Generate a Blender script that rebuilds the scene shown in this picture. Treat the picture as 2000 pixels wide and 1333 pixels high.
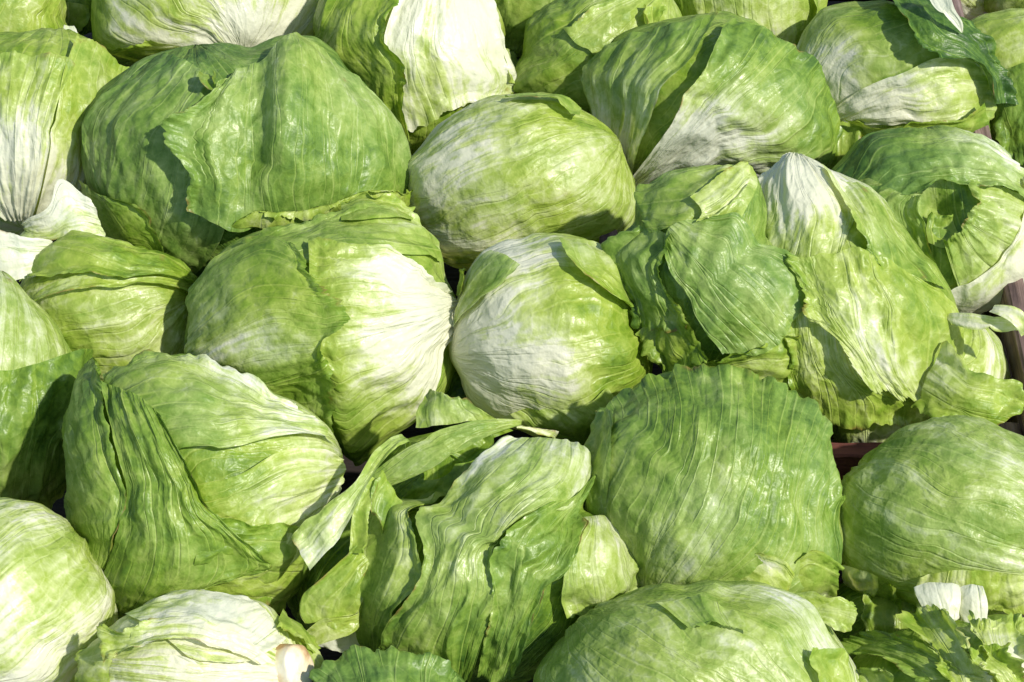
import bpy, math
import numpy as np
from mathutils import Vector

# ------------------------------------------------------------------ camera, world, sun, exposure
scene = bpy.context.scene
for o in list(bpy.data.objects):
    bpy.data.objects.remove(o, do_unlink=True)
COL = scene.collection
PITCH = math.radians(48)
DIST = 1.45
LENS = 75.0
W, H = 2000.0, 1333.0                      # picture units used for laying out the pile
F = LENS / 36.0 * W
CAM = np.array([0.0, -DIST * math.cos(PITCH), DIST * math.sin(PITCH)])
RIGHT = np.array([1.0, 0, 0])
FWD = np.array([0.0, math.cos(PITCH), -math.sin(PITCH)])
UP = np.cross(RIGHT, FWD)
cam_data = bpy.data.cameras.new('camera')
cam_data.lens = LENS
cam_data.sensor_width = 36
cam_data.clip_end = 200
cam = bpy.data.objects.new('camera', cam_data)
cam.location = CAM
cam.rotation_euler = (math.pi / 2 - PITCH, 0, 0)
COL.objects.link(cam)
scene.camera = cam

SUN_EL, SUN_AZ = math.radians(48), math.radians(119)      # azimuth from +Y towards +X
world = bpy.data.worlds.new('World')
scene.world = world
world.use_nodes = True
wn = world.node_tree
bg = wn.nodes['Background']
sky = wn.nodes.new('ShaderNodeTexSky')
sky.sky_type = 'NISHITA'
sky.sun_disc = False
sky.sun_elevation = SUN_EL
sky.sun_rotation = SUN_AZ
wn.links.new(sky.outputs[0], bg.inputs[0])
bg.inputs[1].default_value = 0.15
sun_data = bpy.data.lights.new('sun', 'SUN')
sun_data.energy = 4.7
sun_data.angle = math.radians(1.5)
sun_data.color = (1.0, 0.95, 0.86)
sun = bpy.data.objects.new('sun', sun_data)
sdir = Vector((math.sin(SUN_AZ) * math.cos(SUN_EL), math.cos(SUN_AZ) * math.cos(SUN_EL), math.sin(SUN_EL)))
sun.rotation_euler = sdir.to_track_quat('Z', 'Y').to_euler()
sun.location = sdir * 5
COL.objects.link(sun)
scene.render.engine = 'CYCLES'
scene.cycles.max_bounces = 5
scene.cycles.diffuse_bounces = 3
scene.cycles.glossy_bounces = 2
scene.cycles.transmission_bounces = 3
vs = scene.view_settings
vs.view_transform = 'Standard'
vs.look = 'None'
vs.exposure = 0.0
vs.gamma = 1.0
vs.use_curve_mapping = False
scene.render.resolution_x, scene.render.resolution_y = 1024, 682

# ------------------------------------------------------------------ noise
_rng = np.random.RandomState(7)
_perm = np.concatenate([_rng.permutation(256)] * 3)
_grad = _rng.normal(size=(256, 3)); _grad /= np.linalg.norm(_grad, axis=1)[:, None]

def noise(p):
    """Perlin noise, p (N,3) -> about -1..1"""
    i = np.floor(p).astype(int); f = p - i; i &= 255
    w = f * f * f * (f * (f * 6 - 15) + 10)
    out = 0
    for dx in (0, 1):
        for dy in (0, 1):
            for dz in (0, 1):
                h = _perm[_perm[_perm[i[:, 0] + dx] + i[:, 1] + dy] + i[:, 2] + dz]
                g = _grad[h]
                d = g[:, 0] * (f[:, 0] - dx) + g[:, 1] * (f[:, 1] - dy) + g[:, 2] * (f[:, 2] - dz)
                out = out + d * (w[:, 0] if dx else 1 - w[:, 0]) * (w[:, 1] if dy else 1 - w[:, 1]) * (w[:, 2] if dz else 1 - w[:, 2])
    return out * 1.6

def n1(x, seed=0.0, y=0.0):
    x = np.asarray(x, float)
    return noise(np.stack([x, np.full_like(x, seed * 3.17 + .37), np.full_like(x, 0.5) + y], 1))

def smooth(a, b, x):
    t = np.clip((x - a) / (b - a), 0, 1)
    return t * t * (3 - 2 * t)

# ------------------------------------------------------------------ materials
def new_mat(name):
    m = bpy.data.materials.new(name); m.use_nodes = True
    nt = m.node_tree; nt.nodes.clear()
    return m, nt

class NT:
    def __init__(s, nt): s.nt = nt
    def n(s, t, **kw):
        x = s.nt.nodes.new(t)
        for k, v in kw.items(): setattr(x, k, v)
        return x
    def l(s, a, b): s.nt.links.new(a, b)
    def val(s, sock, v):
        if isinstance(v, (int, float)): sock.default_value = v
        elif isinstance(v, tuple): sock.default_value = v
        else: s.l(v, sock)
    def math(s, op, a, b=0.0, c=0.0, clamp=False):
        x = s.n('ShaderNodeMath', operation=op, use_clamp=clamp)
        s.val(x.inputs[0], a); s.val(x.inputs[1], b); s.val(x.inputs[2], c)
        return x.outputs[0]
    def vmul(s, v, k):
        x = s.n('ShaderNodeVectorMath', operation='MULTIPLY')
        s.val(x.inputs[0], v); x.inputs[1].default_value = k
        return x.outputs[0]
    def noise(s, v, scale, detail=3.0, rough=0.55, dist=0.0, dim='3D'):
        x = s.n('ShaderNodeTexNoise', noise_dimensions=dim); s.l(v, x.inputs['Vector'])
        x.inputs['Scale'].default_value = scale; x.inputs['Detail'].default_value = detail
        x.inputs['Roughness'].default_value = rough; x.inputs['Distortion'].default_value = dist
        return x.outputs['Fac']
    def ramp(s, fac, stops):
        x = s.n('ShaderNodeValToRGB'); s.l(fac, x.inputs[0])
        e = x.color_ramp.elements
        while len(e) < len(stops): e.new(0.5)
        for k, (p, c) in enumerate(stops):
            e[k].position = p; e[k].color = (*c, 1)
        return x.outputs[0]
    def maprange(s, v, a, b, c=0.0, d=1.0):
        x = s.n('ShaderNodeMapRange', interpolation_type='SMOOTHSTEP')
        s.val(x.inputs[0], v)
        for k, q in enumerate((a, b, c, d)): x.inputs[k + 1].default_value = q
        return x.outputs[0]
    def mix(s, f, a, b):
        x = s.n('ShaderNodeMix', data_type='RGBA'); s.val(x.inputs[0], f)
        s.val(x.inputs[6], a); s.val(x.inputs[7], b)
        return x.outputs[2]

def leaf_material():
    m, nt = new_mat('lettuce_leaf'); T = NT(nt)
    V = T.n('ShaderNodeAttribute', attribute_name='vein').outputs['Vector']      # x: across the veins, y: along them, z: leaf
    pig = T.n('ShaderNodeAttribute', attribute_name='pigment').outputs['Fac']
    tone = T.n('ShaderNodeAttribute', attribute_name='tone').outputs['Fac']
    pos = T.n('ShaderNodeNewGeometry').outputs['Position']
    sB = T.noise(T.vmul(V, (4.2, .45, 1)), 1.0, 2, .62, dim='2D')
    fine = T.noise(pos, 95, 3, .68)
    sp = T.n('ShaderNodeSeparateXYZ'); T.l(V, sp.inputs[0])
    x = sp.outputs[0]
    y = sp.outputs[1]
    # ribs that fork as they run outwards
    f = T.math('ABSOLUTE', T.math('SUBTRACT', T.math('FRACT', x), .5))
    g = T.maprange(y, .8, 4.2)
    d1 = T.math('ABSOLUTE', T.math('SUBTRACT', f, T.math('MULTIPLY', g, .26)))
    l1 = T.math('SUBTRACT', 1, T.maprange(f, .0, .055))
    l2 = T.math('SUBTRACT', 1, T.maprange(d1, .0, .034))
    lines = T.math('MAXIMUM', l1, T.math('MULTIPLY', l2, .75))
    lines = T.math('MULTIPLY', lines, T.maprange(sB, .36, .58, .10, 1.0))
    # net of small cross veins
    vo = T.n('ShaderNodeTexVoronoi', feature='DISTANCE_TO_EDGE', voronoi_dimensions='2D')
    cx = T.n('ShaderNodeCombineXYZ'); T.l(T.math('MULTIPLY', x, 3.1), cx.inputs[0]); T.l(T.math('MULTIPLY', y, 1.9), cx.inputs[1]); T.l(sp.outputs[2], cx.inputs[2])
    T.l(cx.outputs[0], vo.inputs['Vector']); vo.inputs['Scale'].default_value = 1.0
    vd = T.math('ADD', vo.outputs['Distance'], T.math('MULTIPLY', T.math('SUBTRACT', fine, .5), .16))
    net = T.math('SUBTRACT', 1, T.maprange(vd, .0, .075))
    def dev(x, k): return T.math('MULTIPLY', T.math('SUBTRACT', x, .5), k)
    ks = T.maprange(pig, .10, .55, 1.25, .32)
    st = dev(sB, .62)
    p = T.math('ADD', pig, T.math('MULTIPLY', st, ks))
    p = T.math('ADD', p, dev(fine, .74))
    p = T.math('ADD', p, T.math('MULTIPLY', lines, T.math('MULTIPLY', T.math('SUBTRACT', .22, p), .48)))
    p = T.math('SUBTRACT', p, T.math('MULTIPLY', net, .06))
    puff = T.maprange(vd, .0, .30)
    p = T.math('MULTIPLY', p, 1.0, clamp=True)
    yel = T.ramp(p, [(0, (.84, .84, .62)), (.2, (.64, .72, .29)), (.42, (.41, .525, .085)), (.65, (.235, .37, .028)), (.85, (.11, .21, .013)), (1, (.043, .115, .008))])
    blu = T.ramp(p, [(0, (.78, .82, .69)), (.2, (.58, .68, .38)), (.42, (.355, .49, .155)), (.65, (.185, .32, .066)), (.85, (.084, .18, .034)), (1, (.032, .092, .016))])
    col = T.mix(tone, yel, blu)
    rust = T.n('ShaderNodeAttribute', attribute_name='rust').outputs['Fac']
    col = T.mix(T.math('MULTIPLY', rust, T.maprange(fine, .40, .62), clamp=True), col, (.33, .20, .065, 1))
    hgt = T.math('ADD', T.math('MULTIPLY', sB, .20), T.math('MULTIPLY', puff, .19))
    hgt = T.math('ADD', hgt, T.math('MULTIPLY', lines, .26))
    hgt = T.math('ADD', hgt, T.math('MULTIPLY', fine, .80))
    bp = T.n('ShaderNodeBump'); T.l(hgt, bp.inputs['Height'])
    bp.inputs['Strength'].default_value = .7; bp.inputs['Distance'].default_value = .0020
    pr = T.n('ShaderNodeBsdfPrincipled')
    T.l(col, pr.inputs['Base Color']); T.l(bp.outputs[0], pr.inputs['Normal'])
    T.l(T.maprange(fine, .3, .7, .31, .50), pr.inputs['Roughness'])
    pr.inputs['Specular IOR Level'].default_value = .45
    tr = T.n('ShaderNodeBsdfTranslucent')
    gm = T.n('ShaderNodeMix', data_type='RGBA', blend_type='MULTIPLY'); gm.inputs[0].default_value = 1
    T.l(col, gm.inputs[6]); gm.inputs[7].default_value = (1.1, 1.1, .5, 1); T.l(gm.outputs[2], tr.inputs['Color'])
    mx = T.n('ShaderNodeMixShader'); mx.inputs[0].default_value = .27
    T.l(pr.outputs[0], mx.inputs[1]); T.l(tr.outputs[0], mx.inputs[2])
    out = T.n('ShaderNodeOutputMaterial'); T.l(mx.outputs[0], out.inputs['Surface'])
    return m
LEAF = leaf_material()

def stem_material():
    m, nt = new_mat('cut_stem'); T = NT(nt)
    pos = T.n('ShaderNodeNewGeometry').outputs['Position']
    c = T.ramp(T.noise(pos, 60, 4), [(.3, (.45, .27, .12)), (.42, (.70, .56, .34)), (.55, (.78, .72, .52)), (.7, (.80, .78, .62))])
    bp = T.n('ShaderNodeBump'); T.l(T.noise(pos, 220, 4), bp.inputs['Height']); bp.inputs['Distance'].default_value = .001
    bp.inputs['Strength'].default_value = .5
    pr = T.n('ShaderNodeBsdfPrincipled'); T.l(c, pr.inputs['Base Color']); T.l(bp.outputs[0], pr.inputs['Normal'])
    pr.inputs['Roughness'].default_value = .45; pr.inputs['Subsurface Weight'].default_value = .2; pr.inputs['Subsurface Radius'].default_value = (.004, .003, .001)
    out = T.n('ShaderNodeOutputMaterial'); T.l(pr.outputs[0], out.inputs['Surface'])
    return m
STEM = stem_material()

def wood_material(name, c0, c1, c2, axis):
    m, nt = new_mat(name); T = NT(nt)
    tc = T.n('ShaderNodeTexCoord').outputs['Object']
    k = {'x': (.06, 1, 1), 'y': (1, .06, 1)}[axis]
    g = T.noise(T.vmul(tc, k), 160, 5, .6, .4)
    b = T.noise(tc, 22, 4, .6)
    f = T.math('ADD', T.math('MULTIPLY', g, .65), T.math('MULTIPLY', b, .35))
    c = T.ramp(f, [(.33, c0), (.5, c1), (.66, c2)])
    bp = T.n('ShaderNodeBump'); T.l(g, bp.inputs['Height']); bp.inputs['Distance'].default_value = .0025; bp.inputs['Strength'].default_value = .8
    pr = T.n('ShaderNodeBsdfPrincipled'); T.l(c, pr.inputs['Base Color']); T.l(bp.outputs[0], pr.inputs['Normal'])
    pr.inputs['Roughness'].default_value = .75
    out = T.n('ShaderNodeOutputMaterial'); T.l(pr.outputs[0], out.inputs['Surface'])
    return m
WOOD_SIDE = wood_material('weathered_wood', (.035, .02, .017), (.16, .105, .085), (.36, .27, .23), 'y')
WOOD_RED = wood_material('red_brown_wood', (.05, .014, .010), (.17, .05, .034), (.26, .10, .07), 'x')
WOOD_FLOOR = wood_material('dark_wood', (.008, .006, .005), (.02, .014, .011), (.04, .028, .022), 'x')

# ------------------------------------------------------------------ mesh helpers
def add_mesh(name, co, quads, mat, parent=None, attrs=None, origin=None):
    me = bpy.data.meshes.new(name)
    org = np.zeros(3) if origin is None else np.asarray(origin)
    co = np.ascontiguousarray(co - org, dtype=np.float32)
    quads = np.ascontiguousarray(quads, dtype=np.int32)
    nq = len(quads)
    me.vertices.add(len(co)); me.vertices.foreach_set('co', co.ravel())
    me.loops.add(nq * 4); me.loops.foreach_set('vertex_index', quads.ravel())
    me.polygons.add(nq)
    me.polygons.foreach_set('loop_start', np.arange(0, nq * 4, 4, dtype=np.int32))
    me.polygons.foreach_set('use_smooth', np.ones(nq, dtype=bool))
    me.update(calc_edges=True)
    for k, a in (attrs or {}).items():
        if a.ndim == 2:
            at = me.attributes.new(k, 'FLOAT_VECTOR', 'POINT'); at.data.foreach_set('vector', np.ascontiguousarray(a, dtype=np.float32).ravel())
        else:
            at = me.attributes.new(k, 'FLOAT', 'POINT'); at.data.foreach_set('value', np.ascontiguousarray(a, dtype=np.float32))
    me.materials.append(mat)
    o = bpy.data.objects.new(name, me); COL.objects.link(o)
    if parent is not None: o.parent = parent
    else: o.location = org
    return o

def grid_quads(nt, nu, wrap=False):
    a = np.arange(nt * nu).reshape(nt, nu)
    if wrap: a = np.concatenate([a, a[:, :1]], 1)
    return np.stack([a[:-1, :-1], a[:-1, 1:], a[1:, 1:], a[1:, :-1]], -1).reshape(-1, 4)

def interp(xs, ys, xq):
    """cubic Hermite through (xs, ys[k]) with finite-difference tangents"""
    xs = np.asarray(xs, float); ys = np.asarray(ys, float)
    if len(xs) == 2:
        w = ((xq - xs[0]) / (xs[1] - xs[0]))
        return ys[0] + (ys[1] - ys[0]) * w.reshape(-1, *([1] * (ys.ndim - 1)))
    d = (ys[1:] - ys[:-1]) / (xs[1:] - xs[:-1]).reshape(-1, *([1] * (ys.ndim - 1)))
    hx = (xs[1:] - xs[:-1]).reshape(-1, *([1] * (ys.ndim - 1)))
    m = np.empty_like(ys)
    m[0] = d[0]; m[-1] = d[-1]
    m[1:-1] = (d[:-1] * hx[1:] + d[1:] * hx[:-1]) / (hx[1:] + hx[:-1])
    i = np.clip(np.searchsorted(xs, xq, 'right') - 1, 0, len(xs) - 2)
    h = xs[i + 1] - xs[i]; t = (xq - xs[i]) / h
    sh = (-1, *([1] * (ys.ndim - 1)))
    t = t.reshape(sh); h = h.reshape(sh)
    return ((2 * t**3 - 3 * t**2 + 1) * ys[i] + (t**3 - 2 * t**2 + t) * h * m[i]
            + (-2 * t**3 + 3 * t**2) * ys[i + 1] + (t**3 - t**2) * h * m[i + 1])

# ------------------------------------------------------------------ a head of lettuce
def pts(s):
    return [tuple(float(v) for v in w.split(',')) for w in s.split()]

def fbm(p, o=3):
    r = 0; a = 1.0
    for k in range(o):
        r = r + a * noise(p * 2 ** k + k * 7.7); a *= .55
    return r

def pigment(vein, base, co):
    """base pigment plus streaks along the ribs and irregular cloudy patches; greener leaves are more even"""
    x, y, z = vein[:, 0], vein[:, 1], vein[:, 2]
    ks = 1 - .68 * smooth(.15, .55, base)
    a = fbm(np.c_[x * 1.0, y * .14, z], 3)
    b = np.clip(2.2 * noise(np.c_[x * .45, y * .22, z + 9]), -1, 1)
    c = noise(co * 23 + 3) + .6 * noise(co * 52) + .45 * noise(co * 110)
    return base + ks * (.30 * a + .10 * b) + .075 * np.clip(c * 1.5, -1, 1)

def warp(vein, k):
    x, y, z = vein[:, 0], vein[:, 1], vein[:, 2]
    v = vein.copy()
    v[:, 0] = x + k * noise(np.c_[x * .55, y * .16, z]) + .35 * k * noise(np.c_[x * 1.3, y * .5, z + 5])
    return v

COUNT = [0]
class Head:
    """One head.  Its middle sits in the pile where the sight line through (cx, cy) meets the layer at height z;
    outline gives its girth all round; leaves are laid on it as curved sheets."""
    def __init__(s, cx, cy, outline, pole, z=0.0, deep=.95, crease=1.0, seed=None):
        COUNT[0] += 1
        s.seed = COUNT[0] * 1.7 if seed is None else seed
        s.cx, s.cy = cx, cy
        ray = FWD + RIGHT * (cx - W / 2) / F - UP * (cy - H / 2) / F
        k = (z - CAM[2]) / ray[2]
        s.C = CAM + ray * k
        s.k = k / F                                  # metres per picture unit at this depth
        s.Z = -ray / np.linalg.norm(ray)
        x = RIGHT - s.Z * RIGHT.dot(s.Z); s.X = x / np.linalg.norm(x)
        s.Y = np.cross(s.Z, s.X)
        o = np.array(pts(outline)) - (cx, cy)
        ang = np.arctan2(-o[:, 1], o[:, 0]); rad = np.hypot(o[:, 0], o[:, 1])
        i = np.argsort(ang); ang, rad = ang[i], rad[i]
        A = np.concatenate([ang - 2 * np.pi, ang, ang + 2 * np.pi]); Rr = np.concatenate([rad] * 3)
        s.tab_a = np.linspace(-np.pi, np.pi, 361)
        raw = np.interp(s.tab_a, A, Rr)[:-1]
        kern = np.hanning(13); kern /= kern.sum()
        sm = np.convolve(np.concatenate([raw] * 3), kern, 'same')[360:720]
        s.tab_r = np.concatenate([sm, sm[:1]])
        s.mean = sm.mean()
        s.depth = s.mean * deep
        s.crease = crease
        q = s.to_q(np.array([pole]))[0]
        s.pole = s.q_dir(q[None])[0]
        t = np.array([0, 0, -1.0]) if abs(s.pole[2]) < .97 else np.array([0, 1.0, 0])
        s.p1 = t - s.pole * t.dot(s.pole); s.p1 /= np.linalg.norm(s.p1)
        s.p2 = np.cross(s.pole, s.p1)
        s.layer = 0
        s.root = None
    def on(s, other):
        s.root, s.base = other.root, other.base
        return s
    def R(s, phi): return np.interp(phi, s.tab_a, s.tab_r)
    def to_q(s, p, h=0.0):
        d = (np.asarray(p, float)[:, :2] - (s.cx, s.cy)) * (1, -1)
        phi = np.arctan2(d[:, 1], d[:, 0]); r = np.hypot(d[:, 0], d[:, 1]) / (s.R(phi) + h)
        q = np.where(r <= 1, np.arcsin(np.minimum(r, 1)) * 2 / np.pi, 1 + (r - 1))
        q = np.minimum(q, 1.7)
        return np.stack([q * np.cos(phi), q * np.sin(phi)], 1)
    def q_dir(s, q):
        phi = np.arctan2(q[:, 1], q[:, 0]); th = np.hypot(q[:, 0], q[:, 1]) * np.pi / 2
        return np.stack([np.sin(th) * np.cos(phi), np.sin(th) * np.sin(phi), np.cos(th)], 1)
    def polar(s, d):
        c = np.clip(d @ s.pole, -1, 1); t = np.arccos(c)
        return t, np.arctan2(d @ s.p2, d @ s.p1)
    def disp(s, d):
        """creases and blisters of the ball itself, in picture units"""
        t, az = s.polar(d)
        v = np.stack([np.cos(az), np.sin(az), np.zeros_like(az)], 1)
        rm = smooth(.05, .5, t)
        a = 1 - np.abs(noise(np.c_[v[:, :2] * 2.6, t * .8 + s.seed])) * 2
        b = 1 - np.abs(noise(np.c_[v[:, :2] * 6.5, t * 1.5 + s.seed * 2])) * 2
        c = noise(np.c_[v[:, :2] * 15, t * 3 + s.seed * 3])
        lump = noise(d * 1.6 + s.seed)
        e = noise(d * 7.0 + s.seed * 1.3); k = 1 - np.abs(noise(d * 2.4 + s.seed * 2.1)) * 2; m = noise(d * 15.0 + s.seed)
        return s.mean * s.crease * (rm * (.024 * a + .013 * b + .0050 * c) + .026 * lump + .008 * e + .019 * k + .0026 * m)
    def place(s, d, h):
        phi = np.arctan2(d[:, 1], d[:, 0]); sth = np.hypot(d[:, 0], d[:, 1])
        Rr = s.R(phi)
        loc = np.stack([Rr * sth * np.cos(phi), Rr * sth * np.sin(phi), s.depth * d[:, 2]], 1)
        loc = loc + d * h[:, None]
        return s.C + s.k * (loc[:, :1] * s.X + loc[:, 1:2] * s.Y + loc[:, 2:] * s.Z)
    def thing(s, label, group='heads of iceberg lettuce in the pile', name='lettuce_head'):
        e = bpy.data.objects.new(name, None); COL.objects.link(e)
        e.empty_display_size = .03
        e['label'] = label; e['category'] = 'lettuce'; e['group'] = group
        s.root = e
        # the Empty sits at the underside of the head
        s.base = s.C - np.array([0, 0, 1.0]) * s.mean * s.k
        e.location = s.base
        return s
    def ball(s, g0=.1, g1=.5, reach=.6, tone=.3, nt=105, nu=170, dents=()):
        t = np.linspace(0.004, np.pi - .004, nt); az = np.linspace(0, 2 * np.pi, nu, endpoint=False)
        T, A = np.meshgrid(t, az, indexing='ij'); T = T.ravel(); A = A.ravel()
        d = np.cos(T)[:, None] * s.pole + np.sin(T)[:, None] * (np.cos(A)[:, None] * s.p1 + np.sin(A)[:, None] * s.p2)
        h = s.disp(d)
        for (x, y, r, dep) in dents:
            c = s.q_dir(s.to_q(np.array([(x, y)])))[0]
            ang = np.arccos(np.clip(d @ c, -1, 1)) * s.mean
            h = h - dep * np.exp(-(ang / r) ** 2)
        co = s.place(d, h)
        Te = T * (1 + .35 * noise(np.c_[np.cos(A) * 1.8, np.sin(A) * 1.8, T * .5 + s.seed]))
        pg = g0 + (g1 - g0) * np.clip(Te / (reach * np.pi), 0, 1) ** 1.25
        wob = .10 * noise(d * 1.6 + s.seed)
        vein = warp(np.stack([(A + wob) * s.mean / 68 + s.seed, T * s.mean / 60, np.full_like(T, s.seed * 1.9)], 1), .5)
        pg = pigment(vein, pg, co)
        tn = np.clip(np.full(len(T), tone) + .35 * noise(d * 2.3 + s.seed), 0, 1)
        o = add_mesh('leaf_ball', co, grid_quads(nt, nu, True), LEAF, s.root,
                     {'vein': vein, 'pigment': pg, 'tone': tn, 'rust': .8 * smooth(.72, .95, noise(co * 60 + s.seed))}, s.base)
        return s
    def leaf(s, rows, g0=.3, g1=.6, tone=.3, rag='t', amp=9.0, ruf=6.0, h=4.0, lift=3.0, rib=0.0, wr=1.0,
             name='outer_leaf', follow=1.0, rim=.05, cr=0.0):
        """rows: 'x,y[,h] x,y ... / ...' from the leaf's base to its tip."""
        s.layer += 1; sd = s.seed + s.layer * 5.3
        rr = [pts(r) for r in rows.split('/')]
        K = 1 + 3 * max(2, max(len(r) for r in rr) - 1)
        uu = np.linspace(0, 1, K); cp = []
        px_rows = []
        same = len(set(len(r) for r in rr)) == 1
        if same:                                   # one spacing of the columns for all rows, so that the veins run straight
            cs = []
            for r in rr:
                p = np.array([a[:2] for a in r]); c = np.r_[0, np.cumsum(np.hypot(*(p[1:] - p[:-1]).T) + 1e-3)]
                cs.append((c / c[-1], c[-1]))
            cm = sum(c * w for c, w in cs) / sum(w for c, w in cs)
        for r in rr:
            p = np.array([(a[0], a[1], a[2] if len(a) > 2 else 0.0) for a in r])
            q = np.c_[s.to_q(p, p[:, 2] + h + .02 * s.mean), p[:, 2]]
            c = np.r_[0, np.cumsum(np.hypot(*(p[1:, :2] - p[:-1, :2]).T) + 1e-3)]; c /= c[-1]
            if same: c = cm
            cp.append(interp(c, q, uu)); px_rows.append(interp(c, p[:, :2], uu))
        cp = np.array(cp); P = np.array(px_rows)
        seg = np.hypot(*(np.moveaxis(P[1:] - P[:-1], -1, 0))).mean(1)
        tt = np.r_[0, np.cumsum(seg)]; L = tt[-1]; tt /= L
        Wd = np.hypot(*(np.moveaxis(P[:, 1:] - P[:, :-1], -1, 0))).sum(1).max()
        nt = int(np.clip(L / 3.6, 14, 110)); nu = int(np.clip(Wd / 3.6, 12, 110))
        T, U = np.meshgrid(np.linspace(0, 1, nt), np.linspace(0, 1, nu), indexing='ij'); T = T.ravel(); U = U.ravel()
        def ser(x, k):
            a = np.abs(n1(x / 30, sd + k)) * 1.1
            saw = np.abs(((x / 15 + 2.4 * n1(x / 33, sd + k + 9)) % 1) - .4) * 1.3 * (.4 + .6 * np.abs(n1(x / 55, sd + k + 3)) * 1.5)
            big = np.maximum(0, n1(x / 90, sd + k + 5)) * 1.2
            return (a * .7 + saw * .55 + big * 1.5) * 1.25
        T2, U2 = T.copy(), U.copy()
        edge = np.zeros_like(T)
        if 't' in rag:
            m = smooth(.72, 1, T) ; T2 = T2 - m * amp / L * ser(U * Wd, 1); edge = np.maximum(edge, smooth(1 - 26 / L, 1, T))
        if 'b' in rag:
            m = smooth(.28, 0, T) ; T2 = T2 + m * amp / L * ser(U * Wd, 2); edge = np.maximum(edge, smooth(26 / L, 0, T))
        if 'l' in rag:
            m = smooth(.3, 0, U) ; U2 = U2 + m * amp / Wd * ser(T * L, 3); edge = np.maximum(edge, smooth(26 / Wd, 0, U))
        if 'r' in rag:
            m = smooth(.7, 1, U) ; U2 = U2 - m * amp / Wd * ser(T * L, 4); edge = np.maximum(edge, smooth(1 - 26 / Wd, 1, U))
        anyedge = np.maximum.reduce([smooth(1 - 20 / L, 1, T), smooth(1 - 20 / Wd, 1, U), smooth(20 / Wd, 0, U)])
        # evaluate the control net
        mid = interp(tt, cp, np.linspace(0, 1, nt * 3))          # (nt*3, K, 3)
        ti = np.clip(T2, 0, 1) * (nt * 3 - 1); i0 = np.clip(ti.astype(int), 0, nt * 3 - 2); ft = (ti - i0)[:, None, None]
        row = mid[i0] * (1 - ft) + mid[i0 + 1] * ft              # (N, K, 3)
        x = np.clip(U2, 0, 1) * (K - 1); j = np.clip(x.astype(int), 0, K - 2); f = (x - j)[:, None]
        n = np.arange(len(T))
        pm = row[n, np.maximum(j - 1, 0)]; p0 = row[n, j]; p1 = row[n, j + 1]; p2 = row[n, np.minimum(j + 2, K - 1)]
        m0 = (p1 - pm) / 2; m1 = (p2 - p0) / 2
        Q = (2 * f**3 - 3 * f**2 + 1) * p0 + (f**3 - 2 * f**2 + f) * m0 + (-2 * f**3 + 3 * f**2) * p1 + (f**3 - f**2) * m1
        d = s.q_dir(Q[:, :2])
        us, ts = (U - .5) * Wd / 230, T * L / 230
        # wrinkles that run along the veins, blisters, frilly border
        w1 = 1 - np.abs(noise(np.c_[us * 5 + .5 * n1(ts * 2, sd), ts * .9, np.full_like(us, sd)])) * 2
        w2 = 1 - np.abs(noise(np.c_[us * 12, ts * 2, np.full_like(us, sd + 3)])) * 2
        w3 = noise(np.c_[us * 13, ts * 9, np.full_like(us, sd + 7)])
        hh = h + Q[:, 2] + lift * anyedge + 5.0 * edge + wr * (2.6 * w1 + 1.2 * w2 + 1.0 * w3)
        if cr:
            wq = noise(np.c_[us * 3.5, ts * 3.5, np.full_like(us, sd + 29)])
            k1 = 1 - np.abs(noise(np.c_[us * 2.0 + .35 * wq, ts * 1.3, np.full_like(us, sd + 21)])) * 2
            k2 = 1 - np.abs(noise(np.c_[us * 3.4 + .5 * wq, ts * 2.4 + .3 * wq, np.full_like(us, sd + 23)])) * 2
            k3 = noise(np.c_[us * 10, ts * 10, np.full_like(us, sd + 25)])
            hh = hh + cr * (5.5 * k1 + 3.4 * k2 + .8 * k3)
        hh = hh + ruf * edge * (1.3 * noise(np.c_[us * 7, ts * 7, np.full_like(us, sd + 11)]) + .6 * noise(np.c_[us * 19, ts * 19, np.full_like(us, sd + 13)]) + .8 * noise(np.c_[us * 3.2, ts * 3.2, np.full_like(us, sd + 15)]) + .35)
        hh = hh + follow * s.disp(d)
        co = s.place(d, hh)
        pg = g0 + (g1 - g0) * smooth(0, 1, T)
        if rib: pg = pg - rib * np.exp(-((U - .5) / (.05 + .20 * (1 - T))) ** 2) * (1 - .7 * T)
        pg = pg + rim * edge
        vein = warp(np.stack([(U - .5) * Wd / 60 + sd, ts * 230 / 60 + .6, np.full_like(us, sd * 1.9)], 1), .4)
        pg = pigment(vein, pg, co)
        tn = np.clip(np.full(len(T), tone) + .35 * noise(d * 2.3 + s.seed), 0, 1)
        rim_ = np.maximum.reduce([smooth(1 - 7 / L, 1, T), smooth(1 - 7 / Wd, 1, U), smooth(7 / Wd, 0, U)]) * (edge > .3)
        rust = np.clip(.8 * smooth(.72, .95, noise(co * 60 + sd)) + .9 * rim_ * smooth(.05, .45, noise(co * 33 + sd)), 0, 1)
        quads = grid_quads(nt, nu)
        return add_mesh(name, co, quads, LEAF, s.root, {'vein': vein, 'pigment': pg, 'tone': tn, 'rust': rust}, s.base if s.root else s.C)

def loose(cx, cy, outline, rows, label, z=0.0, deep=.5, name='loose_leaf_piece', cat='leaf', **kw):
    hd = Head(cx, cy, outline, (cx, cy - 5), z=z, deep=deep, crease=.6)
    o = hd.leaf(rows, name=name, **kw)
    o['label'] = label; o['category'] = cat; o['group'] = 'loose leaf pieces lying on the heads'
    return o
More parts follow.
